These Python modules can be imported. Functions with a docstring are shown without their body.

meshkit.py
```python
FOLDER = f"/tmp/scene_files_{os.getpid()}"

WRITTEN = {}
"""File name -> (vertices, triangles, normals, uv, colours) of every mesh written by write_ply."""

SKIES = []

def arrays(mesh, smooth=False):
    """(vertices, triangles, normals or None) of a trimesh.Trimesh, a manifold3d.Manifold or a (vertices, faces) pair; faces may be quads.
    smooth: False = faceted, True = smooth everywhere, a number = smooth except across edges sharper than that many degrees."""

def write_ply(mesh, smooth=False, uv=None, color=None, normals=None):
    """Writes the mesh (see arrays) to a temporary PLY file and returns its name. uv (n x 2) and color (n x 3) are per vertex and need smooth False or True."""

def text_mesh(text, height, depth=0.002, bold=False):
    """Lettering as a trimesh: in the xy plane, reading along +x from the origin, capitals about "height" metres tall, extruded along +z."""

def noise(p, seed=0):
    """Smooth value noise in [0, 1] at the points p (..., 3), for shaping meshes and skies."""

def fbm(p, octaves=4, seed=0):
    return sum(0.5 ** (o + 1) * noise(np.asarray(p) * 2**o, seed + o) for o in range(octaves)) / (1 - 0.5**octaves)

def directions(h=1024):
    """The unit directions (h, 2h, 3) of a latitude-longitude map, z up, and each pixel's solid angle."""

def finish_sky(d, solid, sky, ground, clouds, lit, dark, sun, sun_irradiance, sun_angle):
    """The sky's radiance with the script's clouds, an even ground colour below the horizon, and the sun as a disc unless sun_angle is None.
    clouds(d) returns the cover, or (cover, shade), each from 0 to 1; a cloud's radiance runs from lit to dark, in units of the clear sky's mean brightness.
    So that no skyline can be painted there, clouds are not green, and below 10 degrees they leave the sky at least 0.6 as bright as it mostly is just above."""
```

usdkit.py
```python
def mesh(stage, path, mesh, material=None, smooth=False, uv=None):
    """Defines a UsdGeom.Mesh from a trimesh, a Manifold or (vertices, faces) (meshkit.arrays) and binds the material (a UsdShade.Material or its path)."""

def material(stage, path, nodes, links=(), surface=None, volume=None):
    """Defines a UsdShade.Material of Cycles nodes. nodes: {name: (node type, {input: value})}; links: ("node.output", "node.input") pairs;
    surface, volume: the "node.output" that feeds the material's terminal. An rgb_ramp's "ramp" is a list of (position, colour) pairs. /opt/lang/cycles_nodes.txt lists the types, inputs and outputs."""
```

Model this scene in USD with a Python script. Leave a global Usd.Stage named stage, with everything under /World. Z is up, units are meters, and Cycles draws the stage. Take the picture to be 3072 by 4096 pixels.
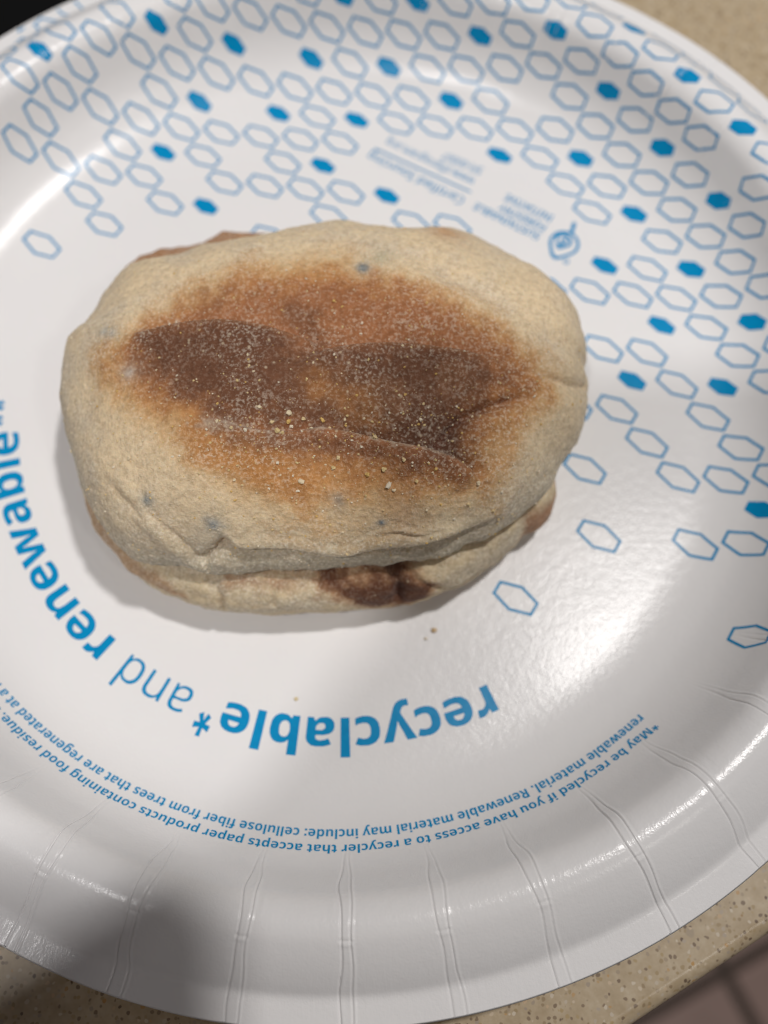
import math, glob
import numpy as np, trimesh
import usdkit, meshkit
from shapely import affinity, box, union_all
from shapely.geometry import Polygon, LineString, Point
from scipy.ndimage import gaussian_filter, gaussian_filter1d
from scipy.spatial import cKDTree
from pxr import Usd, UsdGeom, UsdLux, UsdShade, Gf, Sdf, Vt

rng = np.random.default_rng(7)
stage = Usd.Stage.CreateInMemory()
UsdGeom.SetStageUpAxis(stage, UsdGeom.Tokens.z)
UsdGeom.SetStageMetersPerUnit(stage, 1.0)
world = UsdGeom.Xform.Define(stage, '/World')
UsdGeom.Scope.Define(stage, '/World/Looks')

# ------------------------------------------------------------------ camera
CAM_R = np.array([[0.9999932, 0.0, 0.0036822], [0.0013188, -0.9336662, -0.3581421], [0.0034379, 0.3581445, -0.9336598]])
CAM_C = np.array([0.007783, -0.086132, 0.159662])
FPX = 3645.763                                   # focal length in pixels of a 3072 px wide picture
cam = UsdGeom.Camera.Define(stage, '/World/camera')
M = np.eye(4)
M[0, :3], M[1, :3], M[2, :3], M[3, :3] = CAM_R[0], -CAM_R[1], -CAM_R[2], CAM_C
cam.AddTransformOp().Set(Gf.Matrix4d(*M.ravel().tolist()))
cam.CreateHorizontalApertureAttr(36.0)
cam.CreateVerticalApertureAttr(48.0)
cam.CreateFocalLengthAttr(36.0 * FPX / 3072)
cam.CreateClippingRangeAttr(Gf.Vec2f(0.005, 20))
cam.CreateFStopAttr(12.5)
cam.CreateFocusDistanceAttr(0.136)
cam.CreateExposureAttr(0.59)

# ------------------------------------------------------------------ light
def disk_light(name, direction, dist, radius, power, color):
    d = np.array(direction, float); d /= np.linalg.norm(d)
    p = d * dist
    L = UsdLux.DiskLight.Define(stage, '/World/' + name)
    z = d; x = np.cross([0, 1, 0], z); x /= np.linalg.norm(x); y = np.cross(z, x)
    m = np.eye(4); m[0, :3], m[1, :3], m[2, :3], m[3, :3] = x, y, z, p
    L.AddTransformOp().Set(Gf.Matrix4d(*m.ravel().tolist()))
    L.CreateRadiusAttr(radius); L.CreateIntensityAttr(power); L.CreateColorAttr(Gf.Vec3f(*color))
    return L

disk_light('ceiling_lamp', (0.30, 0.165, 0.93), 1.7, 0.055, 350, (1.0, 0.968, 0.945))
disk_light('ceiling_lamp_001', (-0.235, -0.28, 0.93), 1.8, 0.06, 185, (1.0, 0.975, 0.965))
disk_light('ceiling_lamp_002', (0.55, -0.45, 0.9), 2.3, 0.09, 26, (1.0, 0.955, 0.90))
usdkit.material(stage, '/World/Looks/room_air', {'b': ('background_shader', {'color': (0.97, 0.96, 1.0), 'strength': 0.065})}, surface='b.background')
dome = UsdLux.DomeLight.Define(stage, '/World/room_light')
UsdShade.MaterialBindingAPI.Apply(dome.GetPrim()).Bind(UsdShade.Material.Get(stage, '/World/Looks/room_air'))

# ------------------------------------------------------------------ helpers
used = {}
def numbered(parent, name):
    k = (parent, name); n = used.get(k, -1) + 1; used[k] = n
    return name if n == 0 else f'{name}_{n:03d}'
def ppath(parent):
    return '/World' if parent is None else str(parent.GetPath())
def tag(prim, label=None, cat=None, group=None, kind=None):
    for k, v in (('label', label), ('category', cat), ('group', group), ('kind', kind)):
        if v: prim.SetCustomDataByKey(k, v)
    return prim
def thing(name, label, cat, loc=(0, 0, 0), group=None, kind=None):
    x = UsdGeom.Xform.Define(stage, '/World/' + numbered('/World', name))
    x.AddTranslateOp().Set(Gf.Vec3d(*map(float, loc)))
    return tag(x.GetPrim(), label, cat, group, kind)
def obj(name, mesh, mat, parent=None, smooth=False, colors=None, scalars=None, uv=None, **t):
    pp = ppath(parent)
    m = usdkit.mesh(stage, pp + '/' + numbered(pp, name), mesh, '/World/Looks/' + mat if mat else None, smooth=smooth, uv=uv)
    pv = UsdGeom.PrimvarsAPI(m)
    if colors is not None:
        pv.CreatePrimvar('tone', Sdf.ValueTypeNames.Color3fArray, 'vertex').Set(Vt.Vec3fArray.FromNumpy(np.asarray(colors, np.float32)))
    if scalars is not None:
        for k, v in scalars.items():
            pv.CreatePrimvar(k, Sdf.ValueTypeNames.FloatArray, 'vertex').Set(Vt.FloatArray.FromNumpy(np.asarray(v, np.float32)))
    return tag(m.GetPrim(), **t)
def grid_faces(nr, nc, wrap=True):
    i, j = np.meshgrid(np.arange(nr - 1), np.arange(nc if wrap else nc - 1), indexing='ij')
    k = (j + 1) % nc
    q = np.stack([i * nc + j, (i + 1) * nc + j, (i + 1) * nc + k, i * nc + k], -1).reshape(-1, 4)
    return np.vstack([q[:, [0, 1, 2]], q[:, [0, 2, 3]]])
def smoothstep(x, a, b):
    t = np.clip((x - a) / (b - a), 0, 1); return t * t * (3 - 2 * t)
mat = lambda name, nodes, links, s: usdkit.material(stage, '/World/Looks/' + name, nodes, links, surface=s)

# ------------------------------------------------------------------ materials
mat('coated_paper', {
    'uv': ('uvmap', {'attribute': 'st'}),
    'tc': ('geometry', {}),
    'n1': ('noise_texture', {'scale': 2400.0, 'detail': 3.0, 'roughness': 0.6}),
    'n2': ('noise_texture', {'scale': 620.0, 'detail': 2.0}),
    'mp': ('mapping', {'scale': (1.0, 0.22, 1.0)}),
    'n3': ('noise_texture', {'scale': 1500.0, 'detail': 2.0, 'roughness': 0.6}),
    'rim': ('attribute', {'attribute': 'rim'}),
    'm3': ('math', {'math_type': 'multiply'}), 'm4': ('math', {'math_type': 'multiply', 'value2': 0.6}),
    'a1': ('math', {'math_type': 'multiply', 'value2': 0.8}),
    'a2': ('math', {'math_type': 'add'}),
    'a3': ('math', {'math_type': 'add'}),
    'bump': ('bump', {'strength': 1.0, 'distance': 0.000042}),
    'nc': ('noise_texture', {'scale': 30.0, 'detail': 3.0}),
    'ramp': ('rgb_ramp', {'ramp': [(0.3, (0.775, 0.765, 0.765)), (0.7, (0.80, 0.79, 0.785))]}),
    'p': ('principled_bsdf', {'roughness': 0.21, 'ior': 1.5, 'specular_ior_level': 0.27}),
}, [('tc.position', 'n1.vector'), ('tc.position', 'n2.vector'), ('tc.position', 'nc.vector'), ('uv.UV', 'mp.vector'), ('mp.vector', 'n3.vector'),
    ('n3.fac', 'm3.value1'), ('rim.fac', 'm3.value2'), ('n1.fac', 'a1.value1'), ('a1.value', 'a2.value1'), ('n2.fac', 'a2.value2'),
    ('a2.value', 'a3.value1'), ('m3.value', 'm4.value1'), ('m4.value', 'a3.value2'), ('a3.value', 'bump.height'), ('bump.normal', 'p.normal'),
    ('nc.fac', 'ramp.fac'), ('ramp.color', 'p.base_color')], 'p.BSDF')
mat('blue_ink', {
    'tc': ('geometry', {}), 'n1': ('noise_texture', {'scale': 260.0, 'detail': 3.0}),
    'bump': ('bump', {'strength': 1.0, 'distance': 0.00005}),
    'n2': ('noise_texture', {'scale': 900.0, 'detail': 2.0}),
    'ramp': ('rgb_ramp', {'ramp': [(0.3, (0.0, 0.235, 0.50)), (0.75, (0.0, 0.27, 0.55))]}),
    'p': ('principled_bsdf', {'roughness': 0.28, 'ior': 1.46, 'specular_ior_level': 0.2}),
}, [('tc.position', 'n1.vector'), ('tc.position', 'n2.vector'), ('n1.fac', 'bump.height'), ('bump.normal', 'p.normal'), ('n2.fac', 'ramp.fac'), ('ramp.color', 'p.base_color')], 'p.BSDF')
mat('bread', {
    'tc': ('geometry', {}),
    'tone': ('attribute', {'attribute': 'tone'}),
    'flour': ('attribute', {'attribute': 'flour'}),
    'nf': ('noise_texture', {'scale': 1900.0, 'detail': 3.0, 'roughness': 0.65}),
    'rf': ('rgb_ramp', {'ramp': [(0.49, (0, 0, 0)), (0.64, (.85, .85, .85))]}),
    'nm': ('noise_texture', {'scale': 950.0, 'detail': 5.0, 'roughness': 0.7}),
    'rm': ('rgb_ramp', {'ramp': [(0.28, (0.74, 0.72, 0.70)), (0.5, (1, 1, 1)), (0.72, (1.2, 1.19, 1.17))]}),
    'mul': ('mix_color', {'blend_type': 'multiply', 'fac': 1.0, 'use_clamp': False}),
    'ff': ('math', {'math_type': 'multiply'}),
    'mixf': ('mix_color', {'b': (0.80, 0.73, 0.60)}),
    'vor': ('voronoi_texture', {'scale': 700.0}),
    'rv': ('rgb_ramp', {'ramp': [(0.10, (1, 1, 1)), (0.22, (0, 0, 0))]}),
    'sel': ('math', {'math_type': 'greater_than', 'value2': 0.62}),
    'sp': ('separate_color', {}),
    'fv': ('math', {'math_type': 'multiply'}),
    'fv2': ('math', {'math_type': 'multiply', 'value2': 0.42}),
    'mixv': ('mix_color', {'b': (0.72, 0.62, 0.44)}),
    'hb': ('math', {'math_type': 'multiply_add', 'value2': 0.9}),
    'bump': ('bump', {'strength': 1.0, 'distance': 0.00016}),
    'p': ('principled_bsdf', {'roughness': 0.72, 'ior': 1.4, 'specular_ior_level': 0.3, 'subsurface_weight': 0.12, 'subsurface_radius': (1.0, 0.5, 0.25), 'subsurface_scale': 0.0012, 'sheen_weight': 0.08, 'sheen_roughness': 0.5}),
}, [('tc.position', 'nf.vector'), ('tc.position', 'nm.vector'), ('tc.position', 'vor.vector'), ('nf.fac', 'rf.fac'), ('nm.fac', 'rm.fac'),
    ('tone.color', 'mul.a'), ('rm.color', 'mul.b'), ('rf.color', 'ff.value1'), ('flour.fac', 'ff.value2'),
    ('mul.result', 'mixf.a'), ('ff.value', 'mixf.fac'), ('vor.distance', 'rv.fac'), ('vor.color', 'sp.color'), ('sp.r', 'sel.value1'),
    ('rv.color', 'fv.value1'), ('sel.value', 'fv.value2'), ('fv.value', 'fv2.value1'), ('mixf.result', 'mixv.a'), ('fv2.value', 'mixv.fac'),
    ('nf.fac', 'hb.value1'), ('nm.fac', 'hb.value3'), ('hb.value', 'bump.height'), ('bump.normal', 'p.normal'),
    ('mixv.result', 'p.base_color')], 'p.BSDF')
mat('cornmeal', {
    'tone': ('attribute', {'attribute': 'tone'}),
    'p': ('principled_bsdf', {'roughness': 0.6, 'specular_ior_level': 0.4}),
}, [('tone.color', 'p.base_color')], 'p.BSDF')
mat('quartz', {
    'tc': ('geometry', {}),
    'w': ('noise_texture', {'scale': 700.0, 'detail': 2.0}),
    'wm': ('vector_math', {'math_type': 'scale', 'scale': 0.0007}),
    'wa': ('vector_math', {'math_type': 'add'}),
    'v1': ('voronoi_texture', {'scale': 1150.0, 'randomness': 1.0}),
    'd1': ('rgb_ramp', {'ramp': [(0.30, (1, 1, 1)), (0.42, (0, 0, 0))]}),
    's1': ('separate_color', {}),
    'g1': ('math', {'math_type': 'greater_than', 'value2': 0.2}),
    'f1': ('math', {'math_type': 'multiply'}),
    'c1': ('rgb_ramp', {'ramp': [(0.0, (0.15, 0.10, 0.065)), (0.25, (0.26, 0.19, 0.12)), (0.5, (0.42, 0.31, 0.16)), (0.7, (0.36, 0.29, 0.22)), (0.86, (0.62, 0.54, 0.42)), (0.985, (0.45, 0.26, 0.09)), (1.0, (0.02, 0.02, 0.02))]}),
    'v2': ('voronoi_texture', {'scale': 360.0}),
    'd2': ('rgb_ramp', {'ramp': [(0.20, (1, 1, 1)), (0.30, (0, 0, 0))]}),
    's2': ('separate_color', {}),
    'g2': ('math', {'math_type': 'greater_than', 'value2': 0.72}),
    'f2': ('math', {'math_type': 'multiply'}),
    'c2': ('rgb_ramp', {'ramp': [(0.0, (0.25, 0.18, 0.12)), (0.5, (0.46, 0.38, 0.27)), (1.0, (0.40, 0.30, 0.17))]}),
    'nb': ('noise_texture', {'scale': 330.0, 'detail': 6.0, 'roughness': 0.7}),
    'rb': ('rgb_ramp', {'ramp': [(0.25, (0.37, 0.28, 0.17)), (0.5, (0.46, 0.365, 0.24)), (0.75, (0.55, 0.46, 0.33))]}),
    'm1': ('mix_color', {}), 'm2': ('mix_color', {}),
    'p': ('principled_bsdf', {'roughness': 0.28, 'specular_ior_level': 0.5}),
}, [('tc.position', 'w.vector'), ('w.color', 'wm.vector1'), ('tc.position', 'wa.vector1'), ('wm.vector', 'wa.vector2'), ('wa.vector', 'v1.vector'), ('wa.vector', 'v2.vector'),
    ('v1.distance', 'd1.fac'), ('v1.color', 's1.color'), ('s1.r', 'g1.value1'), ('d1.color', 'f1.value1'), ('g1.value', 'f1.value2'), ('s1.g', 'c1.fac'),
    ('v2.distance', 'd2.fac'), ('v2.color', 's2.color'), ('s2.r', 'g2.value1'), ('d2.color', 'f2.value1'), ('g2.value', 'f2.value2'), ('s2.g', 'c2.fac'),
    ('tc.position', 'nb.vector'), ('nb.fac', 'rb.fac'), ('rb.color', 'm2.a'), ('c2.color', 'm2.b'), ('f2.value', 'm2.fac'),
    ('m2.result', 'm1.a'), ('c1.color', 'm1.b'), ('f1.value', 'm1.fac'), ('m1.result', 'p.base_color')], 'p.BSDF')
mat('black_glass', {'p': ('principled_bsdf', {'base_color': (0.003, 0.003, 0.003), 'roughness': 0.6, 'specular_ior_level': 0.1})}, [], 'p.BSDF')
mat('floor_tile', {
    'tc': ('geometry', {}), 'n': ('noise_texture', {'scale': 14.0, 'detail': 5.0}),
    'r': ('rgb_ramp', {'ramp': [(0.3, (0.20, 0.125, 0.10)), (0.7, (0.27, 0.175, 0.145))]}),
    'p': ('principled_bsdf', {'roughness': 0.45})}, [('tc.position', 'n.vector'), ('n.fac', 'r.fac'), ('r.color', 'p.base_color')], 'p.BSDF')
mat('grout', {'p': ('principled_bsdf', {'base_color': (0.07, 0.05, 0.04), 'roughness': 0.9})}, [], 'p.BSDF')
mat('skin', {'p': ('principled_bsdf', {'base_color': (0.45, 0.27, 0.19), 'roughness': 0.5, 'subsurface_weight': 0.1, 'subsurface_scale': 0.003})}, [], 'p.BSDF')
mat('phone_shell', {'p': ('principled_bsdf', {'base_color': (0.03, 0.03, 0.035), 'roughness': 0.4})}, [], 'p.BSDF')

# ------------------------------------------------------------------ countertop, floor
ez = -0.0006
E0, E1 = np.array([0.048074, -0.109644]), np.array([0.069767, -0.097645])
ed = (E1 - E0) / np.linalg.norm(E1 - E0); en = np.array([-ed[1], ed[0]])          # en points onto the counter
prof = [(0.0, -0.034), (0.0, -0.006)] + [(0.003 - 0.003 * math.cos(a), -0.003 + 0.003 * math.sin(a)) for a in np.linspace(0.0, math.pi / 2, 8)] + [(0.75, 0.0), (0.75, -0.034)]
pv = []
for t in (-0.9, 0.9):
    for d, z in prof:
        p = E0 + ed * t + en * d; pv.append((p[0], p[1], ez + z))
n = len(prof)
pf = [[i, (i + 1) % n, n + (i + 1) % n] for i in range(n)] + [[i, n + (i + 1) % n, n + i] for i in range(n)]
pf += [[0, i + 1, i] for i in range(1, n - 1)] + [[n, n + i, n + i + 1] for i in range(1, n - 1)]
slab = trimesh.Trimesh(np.array(pv), np.array(pf), process=False); trimesh.repair.fix_normals(slab)
obj('countertop', slab, 'quartz', smooth=25, kind='structure')

fl = thing('floor', None, None, kind='structure')
g = trimesh.creation.box((2.6, 2.6, 0.02)); g.apply_translation((0.4, -0.3, -0.914))
obj('grout', g, 'grout', fl)
ta = math.atan2(0.0453, -0.0218); tu = np.array([math.cos(ta), math.sin(ta)]); tv = np.array([-tu[1], tu[0]])
tp, tw = 0.20, 0.191
org = np.array([0.378, -0.215])                       # a point on a joint line
for i in range(-2, 2):
    for j in range(-2, 2):
        c = org + tu * (i + 0.62) * tp + tv * (j + 0.5) * tp
        b = trimesh.creation.box((tw, tw, 0.012))
        b.vertices[b.vertices[:, 2] > 0, :2] *= 0.975
        b.apply_transform(trimesh.transformations.rotation_matrix(ta, (0, 0, 1)))
        b.apply_translation((c[0], c[1], -0.906))
        obj('tile', b, 'floor_tile', fl)
pb = trimesh.creation.box((0.56, 0.5, 0.004)); pb.apply_translation((-0.02 - 0.28, 0.089 + 0.25, ez + 0.0025))
k = obj('black_panel', pb, 'black_glass', label='black flat surface behind the paper plate in the top left corner', cat='panel')

# ------------------------------------------------------------------ plate
Q = (0.071218, 0.020892, 0.00548, 0.011645, 1.143972, -0.558014)
SL, SE = 0.11473, 0.11861
SGr = np.linspace(0, 0.13, 2601)
def _profile():
    s0, w1, w2, w3, a, b = Q
    ph = np.interp(SGr, [0, s0 - .002, s0 + .003, s0 + w1 * .55, s0 + w1, s0 + w1 + w2, s0 + w1 + w2 + w3 * .7, SL - .0006, SL + .0004, .13], [0, 0, a * .12, a * .55, a, a, b * .72, b * 1.45, -.04, -.04])
    ph = gaussian_filter1d(ph, 9)
    ds = SGr[1] - SGr[0]; m = (ph[1:] + ph[:-1]) / 2
    return np.r_[0, np.cumsum(np.cos(m)) * ds], np.r_[0, np.cumsum(np.sin(m)) * ds], ph
PR, PZ, PA = _profile()
pleat_t = [-115.14, -106.41, -97.07, -88.32, -79.91, -71.41, -61.98, -53.07]
pleat_t = [-115.14 - 8.8 * k + (0.8 * math.sin(k * 2.1)) for k in range(16, 0, -1)] + pleat_t
_n = round((360 - (-53.07 - pleat_t[0])) / 8.8)
pleat_t += [-53.07 + (360 - (-53.07 - pleat_t[0])) / _n * k + (0.7 * math.sin(k * 1.7) if k < _n else 0) for k in range(1, _n)]
pleat_t = np.radians(np.array(pleat_t))
pl_amp = 0.4 + 0.4 * rng.random(len(pleat_t)); pl_wid = 0.00045 + 0.00025 * rng.random(len(pleat_t)); pl_ph = rng.random((len(pleat_t), 3)) * 6.28
def pleat(s, th):
    """height of the radial pleats pressed into the wall and rim (metres, along the normal)"""
    s, th = np.broadcast_arrays(np.asarray(s, float), np.asarray(th, float)); h = np.zeros(s.shape)
    r = np.interp(s, SGr, PR)
    for k, t in enumerate(pleat_t):
        d = (th - t + math.pi) % (2 * math.pi) - math.pi
        near = np.abs(d) * r < 0.0045
        near &= s > 0.082
        if not near.any(): continue
        ss, dd = s[near], d[near] * r[near]
        wob = 0.00018 * np.sin(ss * 260 + pl_ph[k, 0]) + 0.00009 * np.sin(ss * 720 + pl_ph[k, 1])
        wl = pl_wid[k] * smoothstep(ss, .082, .098) * (1 + .25 * np.sin(ss * 310 + pl_ph[k, 2])) + .00018
        x = dd - wob + 0.0000
        a = pl_amp[k] * smoothstep(ss, .083 + .002 * math.sin(pl_ph[k, 0]), .097)
        gl = np.exp(-((x + wl) / .00013) ** 2); gr = np.exp(-((x - wl) / .00013) ** 2)
        strip = smoothstep(x, -wl - .00012, -wl + .00010) * (1 - smoothstep(x, wl - .0002, wl + .0003))
        hh = a * (-.00034 * gl - .00020 * gr + .00020 * np.exp(-((x - wl - .0003) / .0002) ** 2) + .00015 * strip - .00012 * np.exp(-(x / .0011) ** 2))
        tk = np.exp(-((ss - .1053) / .00022) ** 2) * smoothstep(-np.abs(x), -wl * 1.9, -wl * 1.2)
        tk2 = np.exp(-((ss - .1059) / .0003) ** 2) * smoothstep(-np.abs(x), -wl * 1.9, -wl * 1.2)
        h[near] += hh + a * (-.00011 * tk + .00008 * tk2)
    # slow unevenness of pressed paper board
    x, y = s * np.cos(th), s * np.sin(th)
    u = np.stack([x * 55, y * 55, 0 * x + 3.3], -1)
    h = h + (meshkit.fbm(u, 2, 5) - .5) * .0005 * smoothstep(s, .03, .09)
    # fine crinkles across the bends of the rim
    fine = np.stack([th * 130, s * 260, 0 * s], -1)
    band = np.exp(-((s - .1008) / .0022) ** 2) + .8 * np.exp(-((s - .1147) / .0016) ** 2)
    h = h + (meshkit.noise(fine, 9) - .5) * .00006 * band
    return h
def plate_point(s, th, lift=0.0):
    r, z, a = np.interp(s, SGr, PR), np.interp(s, SGr, PZ), np.interp(s, SGr, PA)
    h = pleat(s, th) + lift
    nr, nz = -np.sin(a), np.cos(a)
    r = r + h * nr
    return np.stack([r * np.cos(th), r * np.sin(th), z + h * nz], -1)
sg = np.unique(np.r_[np.linspace(0.0004, .06, 40), np.linspace(.06, .082, 45), np.linspace(.082, .1045, 70), np.linspace(.1045, .1065, 17), np.linspace(.1065, SL - .0025, 28), np.linspace(SL - .0025, SL + .0022, 30), np.linspace(SL + .0022, SE, 8)])
tg = [np.linspace(0, 2 * math.pi, 620, endpoint=False)]
for t in pleat_t: tg.append(t + np.r_[np.linspace(-.0034, .0034, 44)] / .105)
tg = np.unique(np.round(np.concatenate(tg) % (2 * math.pi), 6))
tg = tg[np.r_[True, np.diff(tg) > 2e-4]]
Sg, Tg = np.meshgrid(sg, tg, indexing='ij')
V = plate_point(Sg, Tg).reshape(-1, 3)
F = grid_faces(len(sg), len(tg))
cen = len(V); V = np.vstack([V, [0, 0, 0]])
F = np.vstack([F, [[cen, j, (j + 1) % len(tg)] for j in range(len(tg))]])
uvp = np.vstack([np.stack([Tg.ravel() * .1, Sg.ravel()], 1), [0, 0]])
rimv = np.r_[smoothstep(Sg.ravel(), .094, .100), 0]
# rim edge and underside
eg = np.linspace(0, 2 * math.pi, 720, endpoint=False)
TH = .00055
def ring(s, lift): return plate_point(np.full(720, s), eg, lift)
under = [plate_point(np.full(720, SE), eg, 0.0), plate_point(np.full(720, SE + .00025), eg, -TH * .35), plate_point(np.full(720, SE), eg, -TH)]
for s in np.linspace(SE - .004, .075, 24): under.append(plate_point(np.full(720, s), eg, -TH * (0.9 if s > .08 else 0.8)))
for s in (.06, .03, .002): under.append(np.c_[s * np.cos(eg), s * np.sin(eg), np.full(720, -.0005)])
UV = np.concatenate(under); UF = grid_faces(len(under), 720)
base = len(V)
V2 = np.vstack([V, UV]); F2 = np.vstack([F, UF + base])
tr = trimesh.Trimesh(V2, F2, process=False)
if tr.face_normals[len(F) // 3][2] < 0: F2[:len(F)] = F2[:len(F), ::-1]
chk = trimesh.Trimesh(UV, UF, process=False).face_normals
if chk[-800][2] > 0: F2[len(F):] = F2[len(F):, ::-1]
plate = thing('paper_plate', 'round white paper plate with blue hexagon print under the muffin', 'plate')
obj('plate_body', (V2, F2), 'coated_paper', plate, smooth=True, uv=np.vstack([uvp, np.zeros((len(UV), 2))]), scalars={'rim': np.r_[rimv, np.zeros(len(UV))]})

# ------------------------------------------------------------------ print on the plate (flat paper coordinates, pressed with it)
INK = 0.00004
def polar(xy): return np.hypot(xy[:, 0], xy[:, 1]), np.arctan2(xy[:, 1], xy[:, 0])
def ink_mesh(v, f, size=.0007):
    v3 = np.c_[v, np.zeros(len(v))]
    v3, f = trimesh.remesh.subdivide_to_size(v3, f, size, max_iter=12)
    m = trimesh.Trimesh(v3, f, process=True)
    s, th = polar(m.vertices[:, :2])
    keep = (s[m.faces] < SE - .0004).all(1)
    w = plate_point(np.clip(s, 0, SE), th, INK)
    f = m.faces[keep]
    m = trimesh.Trimesh(w, f, process=False); m.remove_unreferenced_vertices()
    if len(m.faces) and m.face_normals[:, 2].sum() < 0: m.faces = m.faces[:, ::-1]
    return m
def ink_poly(poly, size=.0007):
    vs, fs, k = [], [], 0
    for g in getattr(poly, 'geoms', [poly]):
        if g.is_empty or g.area < 1e-10: continue
        v, f = trimesh.creation.triangulate_polygon(g, engine='earcut'); vs.append(v); fs.append(f + k); k += len(v)
    return np.vstack(vs), np.vstack(fs)
L1, L2, LO = np.array([.008821, -.00086]), np.array([.005182, -.007254]), np.array([.028677, .066731])
HX = np.array([(-2.597, 3.091), (-3.909, 1.0), (-1.297, -2.049)]) / 1000; HX = np.vstack([HX, -HX])
OUT = {-4: [-2, 0, 2, 3, 4, 5, 6], -3: [-9, -6, -5, -4, -3, -2, -1, 0, 1, 3, 5, 7], -2: [-10, -8, -6, -2, 0, 1, 2, 3, 4, 5, 6, 7], -1: [-11, -10, -9, -8, -7, -6, -5, -4, -3, -2, -1, 1, 3, 5, 7], 0: [-12, -10, -8, -4, -2, -1, 0, 1, 2, 3, 4, 5, 6, 7], 1: [-12, -11, -10, -9, -8, -7, -6, -5, -4, 1, 3, 5], 2: [-12, -10, -8, -6, 1, 2, 3, 4, 6], 3: [-13, -12, -11, -10, -8, -7, -6, -5, 1, 3, 5], 4: [-12, -10, -6, -4, -3, 2, 3, 4], 5: [-12, -8, 1, 3], 6: [-14, -10, -2, -1, 0, 1, 2, 3], 7: [1], 8: [-2, -1, 1, 2], 9: [-1, 1], 10: [-4, -3, -1], 11: [-3, -1], 12: [-5, -3, -2, -1], 14: [-6, -4, -3], 16: [-9], 17: [-5]}
SOL = {-4: [-1, 1], -3: [2, 4, 6], -2: [-11, -7, -5, -3, -1], -1: [0, 4, 6], 0: [-11, -7, -5, -3], 1: [0, 2, 4, 6], 2: [-9, -5], 3: [-4, 2, 4], 4: [-9], 5: [0, 2], 7: [0, 2], 9: [-2, 0], 13: [-2]}
def hexagon(c, k): return Polygon(c + HX * k)
for kind, table in (('hexagon_outline', OUT), ('solid_hexagon', SOL)):
    for j in sorted(table):
        for i in table[j]:
            c = LO + i * L1 + j * L2
            jit = rng.normal(0, .012, 2)
            if kind == 'solid_hexagon':
                p = hexagon(c, .70 + .02 * jit[0]).buffer(.00012, quad_segs=2)
            else:
                p = hexagon(c, 1.0).buffer(.00024, join_style='mitre').difference(hexagon(c, 1.0).buffer(-.00028 + .00002 * jit[0], join_style='mitre'))
            m = ink_mesh(*ink_poly(p))
            if len(m.faces): obj(kind, m, 'blue_ink', plate, smooth=True)

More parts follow.
